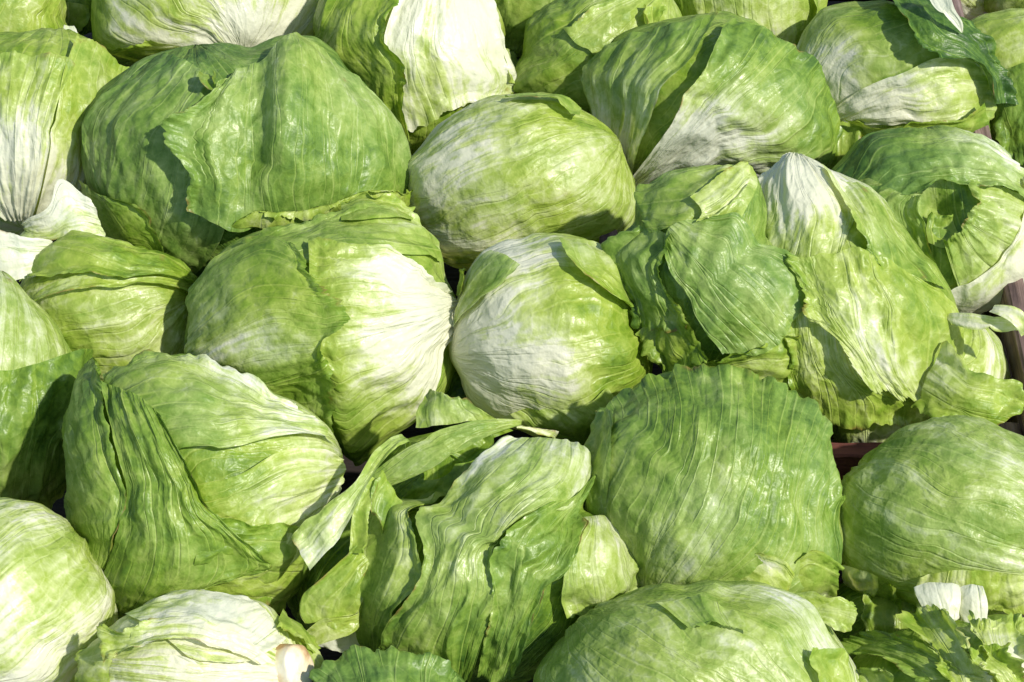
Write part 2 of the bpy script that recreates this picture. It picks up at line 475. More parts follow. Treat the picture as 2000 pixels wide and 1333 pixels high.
# ------------------------------------------------------------------ crate under and beside the pile
def board(name, x0, x1, y0, y1, z0, z1, mat, parent, seed=0, rot=0.0):
    """a sawn board with slightly uneven edges"""
    n = 14
    along_x = (x1 - x0) > (y1 - y0)
    L = (x1 - x0) if along_x else (y1 - y0)
    t = np.linspace(0, 1, n)
    sec = []
    wdt = (y1 - y0) if along_x else (x1 - x0); hgt = z1 - z0; b = min(wdt, hgt) * .12
    prof = [(-wdt/2+b, -hgt/2), (wdt/2-b, -hgt/2), (wdt/2, -hgt/2+b), (wdt/2, hgt/2-b), (wdt/2-b, hgt/2), (-wdt/2+b, hgt/2), (-wdt/2, hgt/2-b), (-wdt/2, -hgt/2+b)]
    co = []
    for i, a in enumerate(t):
        for k, (p, q) in enumerate(prof):
            j = .0012 * n1(np.array([a * 9.0]), seed + k)[0]
            co.append(((a - .5) * L, p + j, q + j) if along_x else (p + j, (a - .5) * L, q + j))
    quads = [(i*8+k, i*8+(k+1) % 8, (i+1)*8+(k+1) % 8, (i+1)*8+k) for i in range(n-1) for k in range(8)]
    quads += [(0, 1, 2, 3), (0, 3, 4, 7), (4, 5, 6, 7)]; e = (n-1)*8
    quads += [(e+3, e+2, e+1, e), (e+7, e+4, e+3, e), (e+7, e+6, e+5, e+4)]
    o = add_mesh(name, np.array(co), np.array(quads), mat, parent)
    pl = Vector(parent.location)
    o.location = Vector(((x0+x1)/2, (y0+y1)/2, (z0+z1)/2)) - pl
    o.data.polygons.foreach_set('use_smooth', np.zeros(len(quads), dtype=bool))
    return o

def px_on(x, y, z):
    ray = FWD + RIGHT * (x - W/2) / F - UP * (y - H/2) / F
    return CAM + ray * ((z - CAM[2]) / ray[2])

tb = bpy.data.objects.new('stall_table', None)
gx = .62
g = add_mesh('stall_table', np.array([(-gx, -.55, -.104), (gx, -.55, -.104), (gx, .95, -.104), (-gx, .95, -.104)]), np.array([(0, 1, 2, 3)]), WOOD_FLOOR)
g['kind'] = 'structure'
bpy.data.objects.remove(tb)

crate = bpy.data.objects.new('wooden_crate', None); COL.objects.link(crate)
crate['label'] = 'weathered brown wooden crate whose side board shows at the right edge'
crate['category'] = 'crate'
crate.location = (0, .1, -.102)
XL = px_on(1230, 900, 0)[0]
XR = px_on(1993, 720, .0)[0]
yA, yB = px_on(1985, 905, .0)[1], .74
for k in range(3):
    board('side_board', XR, XR + .014, yA, yB, -.088 + k * .033, -.060 + k * .033, WOOD_SIDE, crate, 3 + k)
for k in range(3):
    board('side_board', XL - .015, XL - .001, yA, yB, -.088 + k * .032, -.060 + k * .032, WOOD_SIDE, crate, 53 + k)
yf = px_on(1650, 905, -.015)[1]
for k in range(3):
    board('front_board', XL, XR - .001, yf, yf + .012, -.092 + k * .029, -.066 + k * .029, WOOD_RED, crate, 11 + k)
    board('back_board', XL, XR - .001, yB - .012, yB, -.092 + k * .029, -.066 + k * .029, WOOD_RED, crate, 21 + k)
for k in range(12):
    board('bottom_board', XL, XR - .001, yf + .014 + k * .063, yf + .014 + k * .063 + .056, -.101, -.094, WOOD_FLOOR, crate, 31 + k)
board('corner_post', XR - .030, XR - .002, yf + .014, yf + .042, -.092, -.02, WOOD_SIDE, crate, 41)

# ------------------------------------------------------------------ the heads, back to front
# ---- deeper layer, seen only in the gaps
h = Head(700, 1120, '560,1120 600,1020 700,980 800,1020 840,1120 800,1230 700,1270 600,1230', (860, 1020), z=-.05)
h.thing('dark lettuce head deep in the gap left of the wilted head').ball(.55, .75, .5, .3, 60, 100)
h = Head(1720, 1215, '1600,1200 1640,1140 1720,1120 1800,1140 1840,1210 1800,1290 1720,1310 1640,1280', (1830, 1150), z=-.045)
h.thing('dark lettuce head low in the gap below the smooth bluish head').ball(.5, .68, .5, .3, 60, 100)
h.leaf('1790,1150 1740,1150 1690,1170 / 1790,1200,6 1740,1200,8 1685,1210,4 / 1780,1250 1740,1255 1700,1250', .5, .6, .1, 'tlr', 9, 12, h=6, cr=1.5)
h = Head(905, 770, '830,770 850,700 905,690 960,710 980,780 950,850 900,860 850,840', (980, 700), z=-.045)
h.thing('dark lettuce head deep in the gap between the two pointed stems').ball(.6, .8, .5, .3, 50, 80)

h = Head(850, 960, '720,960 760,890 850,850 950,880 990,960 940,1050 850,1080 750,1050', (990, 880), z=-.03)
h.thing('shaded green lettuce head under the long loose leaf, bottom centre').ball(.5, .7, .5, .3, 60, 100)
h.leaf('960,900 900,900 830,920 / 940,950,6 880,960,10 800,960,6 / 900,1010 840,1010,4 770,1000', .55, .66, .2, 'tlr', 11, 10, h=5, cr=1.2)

# ---- far row
h = Head(20, 20, '85,-60 120,40 140,120 120,200 0,220 -110,150 -130,0 -60,-100', (-90, 160), z=-.01)
h.thing('yellow-green lettuce head cut off by the top left corner').ball(.38, .50, .5, .05)

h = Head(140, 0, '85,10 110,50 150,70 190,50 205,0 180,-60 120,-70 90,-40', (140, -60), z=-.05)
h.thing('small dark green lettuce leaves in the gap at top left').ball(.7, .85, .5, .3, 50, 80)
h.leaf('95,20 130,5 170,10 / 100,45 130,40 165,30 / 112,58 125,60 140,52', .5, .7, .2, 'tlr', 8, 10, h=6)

h = Head(415, 0, '187,35 186,80 212,105 300,135 400,150 520,145 600,100 626,63 643,7 625,-60 540,-120 400,-140 270,-110 200,-40', (470, 108), z=0)
h.thing('lettuce head with a white fan of ribs at the top edge, left of centre').ball(-.40, .62, .42, .1)
h.leaf('300,68,4 380,97,2 430,108 / 245,78,6 280,108 340,122 / 193,92,6 222,120 262,146,4', .35, .62, .2, 'tlr', 9, 9, h=6)
h.leaf('215,112 250,118 300,125 / 222,125 250,135 282,138 / 240,146 255,150 272,148', .55, .6, .3, 't', 6, 6, h=4)

h = Head(1040, -5, '940,20 950,-60 1040,-100 1130,-60 1150,20 1120,90 1050,120 975,90', (1120, -90), z=-.02)
h.thing('dark green lettuce leaves behind the white leaf at the top edge').ball(.62, .74, .5, .35, 70, 120)
h.leaf('1125,-20 1060,-30 960,-30 / 1120,40 1050,30 960,30 / 1060,110 1010,100 975,85', .6, .66, .3, 'tl', 9, 8)

h = Head(815, 110, '620,60 632,0 700,-60 850,-80 950,0 985,110 1005,165 960,240 880,300 800,312 740,240 680,165', (850, -70), z=-.004)
h.thing('lettuce head half bare white, half under a ragged green leaf').ball(.2, .6, .5, .1)
h.leaf('790,-20 870,-30 945,-10 / 757,70 860,80 975,90 / 770,150 880,150 1000,160 / 795,262 850,240 900,212 985,180', -.25, .12, .2, 'tr', 10, 7, h=5, name='white_leaf')
h.leaf('890,236 895,222 / 935,208,4 925,190,10 / 985,190 985,172,6', .35, .45, .0, 'rl', 8, 10, h=10, name='leaf_frill')
h.leaf('972,92 1000,100 1024,100 / 982,130 1005,142 1030,125 / 985,168 1000,166 1012,150', .3, .4, .2, 'tr', 7, 10, h=8, name='leaf_frill')
h.leaf('690,-50 740,-50 800,-10 / 640,50 700,55 768,70 / 624,110 720,130 798,150 / 690,175 740,190 790,190 / 740,235 770,245 806,268 / 780,302 792,305 803,302', .62, .52, .12, 'r', 13, 9, h=11, lift=5, wr=.8, cr=.7)

h = Head(1130, 110, '988,182 1028,110 1033,50 1100,5 1200,-35 1300,-20 1335,60 1300,200 1200,265 1110,245 1040,215', (1300, -10), z=-.004)
h.thing('mid-green lettuce head between the white leaf and the fluted head').ball(.40, .62, .35, .25)
h.leaf('1240,-10 1270,0 1300,20 / 1180,10,4 1230,40 1270,80 / 1100,60 1160,110 1220,150', .35, .55, .2, 'l', 9, 8)
h.leaf('1235,20 1290,20 / 1245,60,8 1285,70,12 / 1262,100 1280,110', .35, .45, .15, 'lrt', 10, 12, h=10, name='leaf_frill')

h = Head(1440, -20, '1283,30 1278,-60 1350,-150 1500,-160 1588,-80 1604,0 1592,55 1560,114 1440,140 1330,95', (1420, -170), z=-.002)
h.thing('pale lettuce head with upright streaks at the top edge').ball(.22, .40, .5, .2)
h.leaf('1560,-60 1600,-60 / 1575,0 1606,0 / 1578,50,4 1592,55,4 / 1560,110 1566,112', .4, .4, .1, 'l', 5, 4, h=6)

h = Head(1990, 150, '1873,80 1888,42 1945,30 2040,35 2110,150 2060,270 1980,250 1925,190 1895,130', (2090, 60), z=-.012)
h.thing('yellowish pale lettuce head at the right edge, near the top').ball(.22, .42, .4, .1)
h = Head(2010, -35, '1920,-10 1930,22 1952,38 2010,48 2090,20 2110,-50 2050,-110 1950,-90', (2080, -90), z=-.012)
h.thing('lettuce head in the top right corner').ball(.3, .5, .5, .2, 60, 110)
h = Head(1890, -15, '1800,-20 1840,-70 1900,-80 1935,-40 1932,10 1905,34 1860,34 1820,20', (1840, -60), z=-.03)
h.thing('pale whitish lettuce head behind the ragged leaf, top right').ball(.02, .2, .6, .1, 60, 110)

h = Head(1745, 155, '1552,122 1575,60 1605,21 1680,14 1780,22 1870,60 1920,130 1938,200 1925,268 1800,292 1650,270 1603,242 1568,180', (1600, 236), z=-.002)
h.thing('lettuce head fanning right from a pale stem, dark ragged leaf on top').ball(-.38, .62, .46, .3)
h.leaf('1608,236 1612,240 1618,244 / 1680,178,2 1700,205 1700,238 / 1765,142,7 1785,190 1790,240 / 1830,116,5 1860,170 1870,235 / 1890,122,2 1922,170 1926,225', -.45, .40, .15, 't', 6, 4, h=1.5, lift=.5, wr=2.0)
h.leaf('1664,222,8 1672,250,6 1685,274 / 1730,240,14 1735,254,14 1745,266 / 1825,226,14 1830,246,14 1840,262 / 1905,195,12 1918,230,10 1925,266', .5, .62, .25, 'l', 6, 4, h=8)
h.leaf('1700,-6 1760,-14 1818,-6 / 1752,36,10 1800,28,14 1850,30,6 / 1778,84,14 1830,70,20 1890,64,10 / 1805,118,18 1870,95,20 1928,114,12 / 1895,128,14 1925,150,14 1946,158,10 / 1920,195,8 1934,200,8 1950,196,6', .80, .90, .62, 'lr', 12, 13, h=16, wr=1.6)

h = Head(1995, 240, '1925,200 1935,150 1980,120 2060,140 2090,240 2050,330 1990,330 1950,280', (2080, 130), z=-.022)
h.thing('ragged mid-green lettuce leaves against the right edge, above the curled head').ball(.55, .72, .5, .4, 60, 110)
h.leaf('2000,130 1960,140 1930,160 / 2010,200 1970,205 1935,215 / 2010,270 1985,280 1965,290 / 2010,315 2000,318 1985,318', .55, .7, .4, 'rt', 12, 14, h=8)

h = Head(1390, 200, '1147,142 1161,217 1203,300 1239,358 1300,350 1416,338 1520,335 1606,325 1623,252 1600,189 1580,137 1545,112 1510,81 1458,48 1388,36 1335,44 1266,56 1205,82 1172,112', (1238, 358), z=.008)
h.thing('large fluted lettuce head fanning up from its stem, upper right').ball(.32, .62, .30, .35)
h.leaf('1237,346 1243,350 1248,350 / 1185,262 1215,280 1262,290,10 / 1152,170 1210,180 1300,180,16 / 1170,112 1270,70 1340,60,16 1402,46,12', -.1, .68, .55, 'r', 4, 4, h=4, wr=2.0, cr=.4)
h.leaf('1241,348,4 1250,356,4 1270,358 / 1318,242,22 1365,262,10 1440,335 / 1360,168,26 1450,195,10 1560,330 / 1390,110,24 1520,140,8 1612,315 / 1418,50,14 1545,108,6 1628,250', -.62, .68, .55, 'lt', 5, 4, h=5, wr=1.6, cr=.6)

h = Head(1830, 430, '1626,342 1668,298 1696,270 1790,255 1878,263 1930,287 1975,325 2012,390 2022,460 2005,540 1940,592 1865,614 1780,575 1700,480 1640,400', (1852, 616), z=.0)
h.thing('curled lettuce head with a dark hole and a thick white rib, right edge').ball(.40, .62, .3, .5, dents=[(1836, 408, 34, 62)])
h.leaf('2008,410 2000,360 1960,315 / 1960,385 1935,330,2 1890,272 / 1895,372,2 1840,320,4 1790,258 / 1830,362,3 1760,340,2 1697,275 / 1806,385,2 1720,380 1645,345', .32, .80, .8, 'l', 9, 7, h=3, lift=2, wr=2.6)
h.leaf('1855,575 1780,545 1720,480 / 1838,520,2 1765,485 1690,420 / 1812,450,5 1750,425,2 1665,375 / 1806,388,4 1770,382,2 1710,355', .4, .55, .55, 'l', 10, 9, h=4, lift=2, wr=2.4)
h.leaf('2005,390 2000,440 1960,520 1880,580 / 1945,370 1935,420,2 1905,480 1858,520 / 1880,358,4 1882,400,7 1868,440,8 1840,462,8', .22, .52, .35, 't', 13, 10, h=5, lift=2, wr=2.2)
h.leaf('1815,470 1850,480 1875,470 / 1812,440,-18 1840,450,-22 1862,440,-20 / 1822,415,-34 1840,420,-38 1855,412,-36', .35, .6, .2, 't', 10, 10, h=4, wr=1.5)
h.leaf('1852,560 1858,590,8 1864,616 / 1905,535 1918,565,14 1935,596 / 1960,480 1975,510,14 2005,548 / 1990,410 2005,440,12 2024,465 / 1985,350 1992,350,6 2002,350', -.08, .0, .1, '', 0, 0, h=9, wr=.5, name='white_rib')

h = Head(480, 310, '173,300 180,226 256,156 313,120 400,104 490,104 560,80 613,88 666,138 707,179 749,228 777,291 793,350 782,410 700,455 600,485 510,505 430,548 340,534 240,475 190,390', (560, 500), z=.010)
h.thing('big lettuce head with a broad ragged leaf folded over it, upper left').ball(.54, .70, .35, .7)
h.leaf('200,330 250,430 380,530 / 185,250 270,330 440,440 / 260,160 330,230 430,330 / 330,118 400,150 470,220', .52, .70, .7, '', 0, 0, h=2, wr=1.6)
h.leaf('172,340 205,372,8 247,378 / 180,402,4 235,402,14 298,394,6 / 205,462,10 262,442,18 322,428,8 / 290,476,14 310,470,16 342,480,8 / 312,528,8 332,535,8 358,538,4', .55, .62, .3, 'lr', 7, 5, h=6)
h.leaf('400,165 440,160 / 405,182,10 440,185,8 / 425,200,2 450,196', .5, .6, .4, 'lrt', 7, 14, h=6, name='leaf_frill')
h.leaf('430,190 470,150,4 512,132,4 545,95,22 600,84,16 668,140,8 704,176 / 385,225,10 440,212,22 510,215,-2 538,190,40 630,180,26 710,222,14 753,232 / 327,252,24 420,280,26 506,275,-2 534,262,44 630,280,30 720,290,18 781,294 / 372,335,20 430,350,26 490,350,4 524,340,34 630,345,30 720,345,20 796,354,2 / 376,400,16 430,424,26 485,432,20 540,434,26 620,414,28 700,387,26 790,398,8', .46, .70, .62, 'l', 16, 10, h=12, lift=4, wr=1.3, cr=.9)
h.leaf('500,400 560,395 620,385 700,360 785,365 / 470,412,6 540,412,14 620,400,16 695,374,12 788,388,8 / 450,432,2 540,440,4 630,420,4 705,392,4 790,405,4', .45, .5, .05, 'b', 14, 9, h=36, name='leaf_frill')

h = Head(80, 250, '155,72 215,128 247,158 222,262 195,335 165,405 60,455 -60,430 -130,260 -70,110 60,70', (42, 440), z=.004)
h.thing('lettuce head with a pale split leaf standing up, left edge').ball(.1, .55, .4, .1)
h.leaf('12,418 35,422 58,420 / -40,320 30,320,4 90,310,8 / -60,200 20,200 110,205,10 / -50,150 40,116 100,118,4 144,134,6', -.22, .42, .25, 't', 7, 5, h=5, wr=1.8)
h.leaf('66,412,2 80,416 100,412 / 92,308,14 140,330,4 182,348 / 112,205,14 170,222,4 220,264 / 125,140,8 190,150 240,200 / 150,76,6 200,108,4 247,158', -.2, .45, .1, 't', 8, 5, h=6, wr=1.8)

h = Head(1020, 350, '793,330 824,296 866,252 915,217 985,192 1038,188 1090,195 1130,222 1178,252 1213,308 1232,350 1249,403 1233,440 1185,482 1080,505 1000,520 910,520 854,502 829,460 803,410', (806, 440), z=.006)
h.thing('round pale lettuce head with sideways streaks, upper centre').ball(-.12, .42, .6, .12)
h.leaf('840,480 880,506 / 930,470,4 960,500 / 1030,462,6 1060,490 / 1150,470,2 1160,488', .25, .42, .0, 'l', 4, 4, h=3, wr=1.2)
h.leaf('990,210 990,196 / 1050,215,4 1050,190,2 / 1120,240,4 1128,220', .4, .5, .3, 'l', 7, 6, h=4)

# ---- middle row
h = Head(220, 610, '46,571 86,504 140,462 200,466 268,493 340,518 378,558 387,620 384,690 350,745 260,775 180,755 116,705 70,635', (30, 650), z=0)
h.thing('lettuce head with level green and white stripes, left of the veiny head').ball(.12, .36, .5, .05)
h.leaf('52,565 88,500 145,458 / 120,545,4 170,500,8 215,470,4 / 200,548,8 245,520,10 275,492,4 / 300,545,10 320,532,8 345,516,2 / 376,566 376,556 372,545', .45, .65, .15, 'l', 8, 6, h=5, wr=2.2)
h.leaf('70,600 100,560 / 170,570,4 200,540,6 / 280,562,4 300,545,4 / 380,590 378,560', .35, .5, .1, 'l', 5, 3, h=3, wr=1.6)

h = Head(1800, 750, '1608,862 1650,878 1780,870 1880,840 1950,790 1962,730 1945,670 1918,640 1888,626 1840,630 1700,660 1620,760', (1700, 890), z=-.03)
h.thing('pale lettuce head buried under the leaves beside the crate board').ball(.06, .25, .6, .15)

h = Head(1630, 580, '1531,303 1563,306 1591,324 1650,360 1703,382 1741,440 1794,503 1829,553 1853,600 1862,650 1855,705 1836,765 1800,815 1700,850 1600,840 1500,790 1410,700 1385,600 1390,510 1423,441 1475,368 1522,313', (1538, 300), z=.016)
h.thing('peaked lettuce head with a white tip and broad torn leaves, right').ball(-.05, .62, .38, .3)
h.leaf('1538,306 1550,304 1570,310 / 1480,365,3 1545,370,3 1620,350,3 / 1425,442 1540,450,2 1640,430,2 1690,385 / 1420,500 1560,520 1640,505 1650,470', -.40, .34, .2, '', 0, 0, h=3, lift=1, wr=1.2)
h.leaf('1600,345 1660,368 1700,384 / 1650,420,6 1700,430,2 1740,445 / 1665,480,8 1740,490 1792,508 / 1690,520 1770,545 1835,565', .2, .62, .3, 'l', 8, 5, h=6, wr=2.0)
c = Head(1880, 790, '1790,800 1830,700 1900,700 1985,760 1990,810 1950,860 1880,860', (1800, 760), z=.012, deep=.7).on(h)
c.leaf('1800,800 1815,750 1850,690 / 1850,820,4 1868,780,10 1905,738,4 / 1900,838,4 1930,800,10 1966,755,4 / 1950,850,2 1970,820,4 1986,785,2', .32, .6, .15, 'tlr', 12, 12, h=4, cr=1.2)
h.leaf('1540,605 1600,605 1690,640 / 1552,690,8 1620,700,8 1710,740,4 / 1548,740,10 1640,768,12 1760,785,10 1835,785,6 / 1560,795,10 1640,818,14 1740,815,14 1825,815,8', .38, .5, .0, 'tl', 9, 10, h=10)
h.leaf('1543,508,2 1600,503,3 1655,495,4 1710,510,3 1785,550 / 1562,555,8 1620,568,10 1680,568,6 1750,588,3 1845,602 / 1560,605,12 1640,628,14 1690,640,9 1760,660,5 1862,662 / 1630,650,16 1680,690,15 1710,708,10 1770,720,6 1856,712,2 / 1675,740,13 1710,746,14 1755,766,10 1800,786,8 1832,775,4', .50, .34, .10, 'lt', 15, 11, h=6, wr=.9, cr=1.2)
h = Head(1385, 560, '1198,487 1245,440 1250,380 1310,345 1400,330 1470,330 1488,385 1492,460 1562,522 1600,575 1585,650 1540,745 1450,752 1310,735 1262,660 1222,575', (1480, 330), z=.046, deep=.75)
h.thing('mass of crumpled dark green lettuce leaves left of the peaked head').ball(.5, .76, .4, .55)
h.leaf('1458,333 1475,365 1440,440 / 1380,335 1395,385,6 1385,445 / 1312,348 1318,400,8 1325,455 / 1248,376 1255,420 1275,462', .35, .6, .35, 't', 9, 8, h=6, wr=1.6)
h.leaf('1452,330 1462,345 1450,385 / 1400,350,12 1420,380,12 1400,440 / 1350,400,8 1370,420,10 1360,450', .2, .4, .1, 'lr', 6, 6, h=12, wr=1.4)
h.leaf('1235,445 1280,455 1325,470 / 1198,487,4 1250,502,8 1310,520,4 / 1222,562,4 1270,572,8 1330,582 / 1245,632 1290,642 1365,640', .58, .68, .5, 'tlr', 11, 12, h=6, wr=2.0)
h.leaf('1330,590 1290,600 1262,640 / 1370,640,6 1320,680,10 1278,700,6 / 1398,672,4 1355,708,8 1300,735', .5, .6, .15, 'lrt', 11, 14, h=8, wr=1.5)
h.leaf('1540,640 1555,700 1530,748 / 1478,655,10 1490,705,12 1470,748,8 / 1400,685,10 1420,715,12 1410,745,8 / 1316,712,6 1325,728 1330,742', .5, .55, .15, 'lrt', 11, 13, h=8, wr=1.5)
h.leaf('1303,490,4 1320,448,4 1378,435,2 / 1330,555,8 1400,510,12 1475,478,6 / 1365,622,8 1450,580,14 1545,510,10 / 1412,684,6 1519,655,10 1566,545,12', .68, .58, .75, 't', 8, 6, h=10, rib=.25, wr=.9, cr=.4)

h = Head(640, 645, '382,700 379,640 389,582 421,525 467,480 520,458 600,446 700,418 790,432 845,478 857,545 880,570 892,603 885,650 873,690 883,723 871,770 811,820 766,847 690,897 640,850 560,795 440,738', (893, 602), z=.012)
h.thing('large lettuce head with a ragged veined leaf over its white side, centre left').ball(.40, .58, .25, .35)
h.leaf('855,520 850,480 800,435 / 760,505 720,455,4 690,412,4 / 660,495 620,462,2 580,448 / 600,525 530,505 478,482', .42, .55, .35, 'r', 9, 9, h=3, wr=1.4)
h.leaf('800,440 800,418 / 740,435,6 735,400,8 / 690,440,6 690,385,8 / 665,440 665,408', .5, .55, .15, 'r', 10, 12, h=6, name='leaf_frill')
h.leaf('868,572 886,590 888,610 882,640 / 811,534,2 800,600,2 805,680 838,762 / 700,490,6 700,600,4 725,740 800,818 / 606,482,8 610,600,4 640,765 690,897', -.42, .55, .1, 'l', 11, 7, h=5, wr=1.3)
h.leaf('384,570 382,640 384,705 450,745 560,800 / 440,505 455,600 480,690 530,760 600,830 / 530,470 540,570 560,650 590,740 640,850 / 580,495,4 600,550,6 615,620,6 615,700,4 630,835,2 / 600,506,6 634,530,8 646,558,9 680,572,10 694,608,10 668,640,10 632,662,10 648,702,8 660,735,8 665,778,6 648,840,4', .55, .60, .35, 't', 17, 9, h=10, rib=.3, wr=1.0, cr=.5)

h = Head(1085, 665, '880,656 880,698 905,738 926,783 968,818 1023,838 1094,862 1147,876 1190,850 1228,790 1265,735 1270,677 1240,627 1233,571 1208,508 1164,484 1087,462 1023,475 953,492 917,532 905,571 889,630', (882, 690), z=.014)
h.thing('lettuce head with white ribs spreading from a pointed stem, centre').ball(-.55, .62, .62, .12)
h.leaf('890,640 893,638 896,636 / 906,575 922,585 945,592,7 / 920,525 950,545 985,562,7 / 960,492 990,505 1020,525,3', .0, .35, .5, '', 0, 0, h=3, lift=2, wr=.7)
h.leaf('1090,484 1150,480 1210,508 / 1110,524,10 1170,520,6 1228,545 / 1164,566,10 1200,560,6 1235,575 / 1213,606,6 1224,606,4 1233,606', .4, .58, .25, 'l', 4, 4, h=5, wr=1.3)
h.leaf('905,580 880,572 856,548 / 912,545,6 886,530,4 860,520 / 908,520 885,512 868,506', .45, .5, .2, 't', 7, 8, h=4)
h.leaf('1000,800 1080,790 1180,750 / 1040,825,4 1110,815,6 1200,790,4 / 1080,855 1140,860 1190,845', .4, .55, .25, '', 0, 0, h=4, wr=1.4)

h = Head(-20, 760, '0,537 63,598 100,635 128,691 140,770 130,860 90,930 0,975 -130,950 -200,800 -170,620 -90,550', (-40, 980), z=.0)
h.thing('pale bluish-green lettuce head at the left edge, in part shaded').ball(.22, .36, .5, .5)
h.leaf('-60,735 60,716 150,690,18 205,706,16 / -60,830 50,812,8 125,800,2 190,810,10 / -60,905 40,900,6 90,885,0 140,880 / -60,975 30,990,8 85,988,12 136,935,14', .74, .60, .45, 't', 12, 12, h=8, wr=1.2, cr=2.2)

h = Head(430, 945, '217,746 282,712 370,703 423,728 529,777 596,809 640,838 667,885 662,950 634,1013 604,1060 598,1110 545,1175 430,1195 300,1195 210,1110 185,950 190,820', (664, 890), z=.014)
h.thing('lettuce head with long folded leaves draped down its left side').ball(.25, .64, .35, .35)
h.leaf('640,870 600,830 560,800 / 540,860,8 480,800,4 430,735 / 420,880,10 340,790,6 300,710 / 320,900 250,830 220,748', .12, .62, .5, 'r', 9, 8, h=5, wr=1.6, cr=1.0)
h.leaf('655,900 655,930 640,990 / 560,880,6 560,960,2 580,1050 / 460,930,8 470,1010,2 520,1120 / 370,950 390,1040 450,1150', .18, .55, .15, '', 0, 0, h=6, wr=1.6, cr=.9)
h.leaf('590,1060 575,1130 545,1178 / 500,1080,8 480,1130,12 470,1176,10 / 410,1090,10 400,1140,14 395,1168,10 / 330,1104,8 310,1140,8 296,1176,4', .5, .6, .2, 'rt', 7, 6, h=8, wr=1.4)
h.leaf('590,1020 560,1080 520,1165 / 500,1010,6 480,1070,10 450,1150,6 / 410,1000,10 390,1070,14 380,1140,8', .55, .66, .3, 'lr', 9, 8, h=8, wr=1.2, cr=1.6)
h.leaf('222,765 285,790,10 330,830 / 250,880,10 310,885,30 380,920,8 / 258,980,14 335,975,34 430,1000,8 / 240,1060,14 325,1050,28 410,1050,24 505,1068,8 / 220,1130,12 272,1116,26 340,1110,22 440,1100,18 520,1092,8 / 221,1222,8 250,1205,12 300,1182,14 340,1160,14 372,1128,8', .70, .62, .38, 'rt', 10, 9, h=12, wr=1.4, cr=1.5)
h.leaf('140,690,10 170,688,24 222,760,10 / 113,870,8 170,870,24 238,860,8 / 138,950,8 200,960,26 264,960,8 / 164,1050,8 208,1050,22 252,1030,8 / 198,1142,4 208,1144,6 218,1132,4', .68, .58, .42, 'lr', 6, 6, h=18, wr=1.8, cr=.5)

h = Head(1390, 980, '1140,935 1148,890 1162,850 1185,812 1231,788 1245,762 1300,738 1399,737 1476,757 1547,787 1590,822 1609,871 1631,954 1634,1024 1631,1094 1607,1155 1530,1205 1380,1225 1260,1190 1195,1080 1145,1005', (1265, 1195), z=.016)
h.thing('dome-shaped green lettuce head with a frilled upper rim, lower right').ball(.35, .56, .4, .3)
h.leaf('1225,1140 1260,1180 1330,1205 / 1160,1000 1260,1050 1400,1110 1540,1180 / 1160,900 1300,920 1480,980 1615,1130 / 1190,840 1310,800 1400,800 1500,830 1625,1010 / 1178,814 1245,762 1310,732 1400,734 1476,754 1547,784 1592,820 1612,871 1634,960', .44, .68, .55, 't', 18, 9, h=5, rib=.12, wr=.8, cr=1.3)
h.leaf('1150,1005 1170,1000 1196,992 / 1140,930,4 1170,930,10 1206,920,12 / 1158,855,4 1185,850,10 1209,858,12 / 1183,810,6 1195,805,8 1212,815,6', .5, .55, .55, 'lt', 5, 5, h=8)
h.leaf('1380,1170 1430,1115 1475,1068 / 1430,1175,10 1480,1135,16 1518,1084,8 / 1470,1175,8 1512,1158,12 1540,1112,6', .2, .42, .1, 'tr', 5, 4, h=8)
h.leaf('1538,1085 1545,1130 1555,1180 / 1578,1065,10 1580,1120,10 1590,1185,6 / 1622,1095,6 1620,1130,6 1610,1175', .42, .48, .1, 'tlr', 9, 10, h=8)

h = Head(1000, 1080, '868,1000 928,926 988,884 1041,866 1093,872 1139,897 1145,940 1130,1000 1185,1015 1222,1065 1225,1150 1150,1210 1050,1310 930,1325 830,1295 745,1260 715,1180 735,1080 790,1000', (1080, 860), z=.008)
h.thing('wilted lettuce head with glossy crumpled leaves hanging forward, bottom centre').ball(.55, .75, .4, .4)
h.leaf('1128,1016 1155,1012,6 1184,1022 / 1098,1090,8 1150,1086,16 1214,1060,4 / 1088,1140,10 1150,1150,18 1229,1115,6 / 1095,1200,8 1150,1206,12 1236,1168,6', .32, .5, .3, 'tr', 13, 9, h=6, wr=.8, cr=1.9)
h.leaf('1050,1000 1105,985 1143,945 / 975,1055,14 1050,1060,10 1118,1022 / 965,1130,14 1020,1130,6 1098,1105,4 / 955,1200,12 1000,1212,4 1040,1190 / 930,1305,8 965,1312,8 1005,1290,4', .60, .68, .45, 'lrt', 9, 9, h=8, wr=.4, cr=2.6, follow=.25)
h.leaf('822,924 828,922 836,928 / 765,989,14 800,990,22 830,999,8 / 733,1060,14 780,1060,24 834,1060,8 / 720,1118,14 770,1122,24 840,1124,10 / 702,1181,12 750,1192,20 800,1182,14 / 716,1216,8 740,1232,14 768,1242,12 / 737,1270,4 746,1270,6 757,1267,6', .44, .58, .35, 'lr', 6, 6, h=14, wr=.4, cr=1.8, follow=.25)
h.leaf('988,884 1041,866 1093,872 1141,898 / 924,933,10 1000,930,10 1070,930,8 1145,940 / 863,1003,14 930,1000,18 1000,1000,10 1105,1000 / 842,1080,18 890,1080,26 930,1080,16 978,1050,2 / 838,1125,18 880,1132,26 925,1130,20 966,1110,4 / 795,1185,16 860,1192,26 910,1190,20 969,1165,4 / 756,1243,10 830,1252,24 890,1252,18 952,1222,4 / 740,1274,4 830,1298,14 890,1316,12 924,1312,4', .30, .64, .45, 'lt', 9, 7, h=14, wr=.4, cr=2.3, follow=.25)
c = Head(680, 1070, '555,1060 590,970 670,890 770,870 820,940 800,1080 745,1200 650,1275 565,1245', (810, 880), z=.020, deep=.55).on(h)
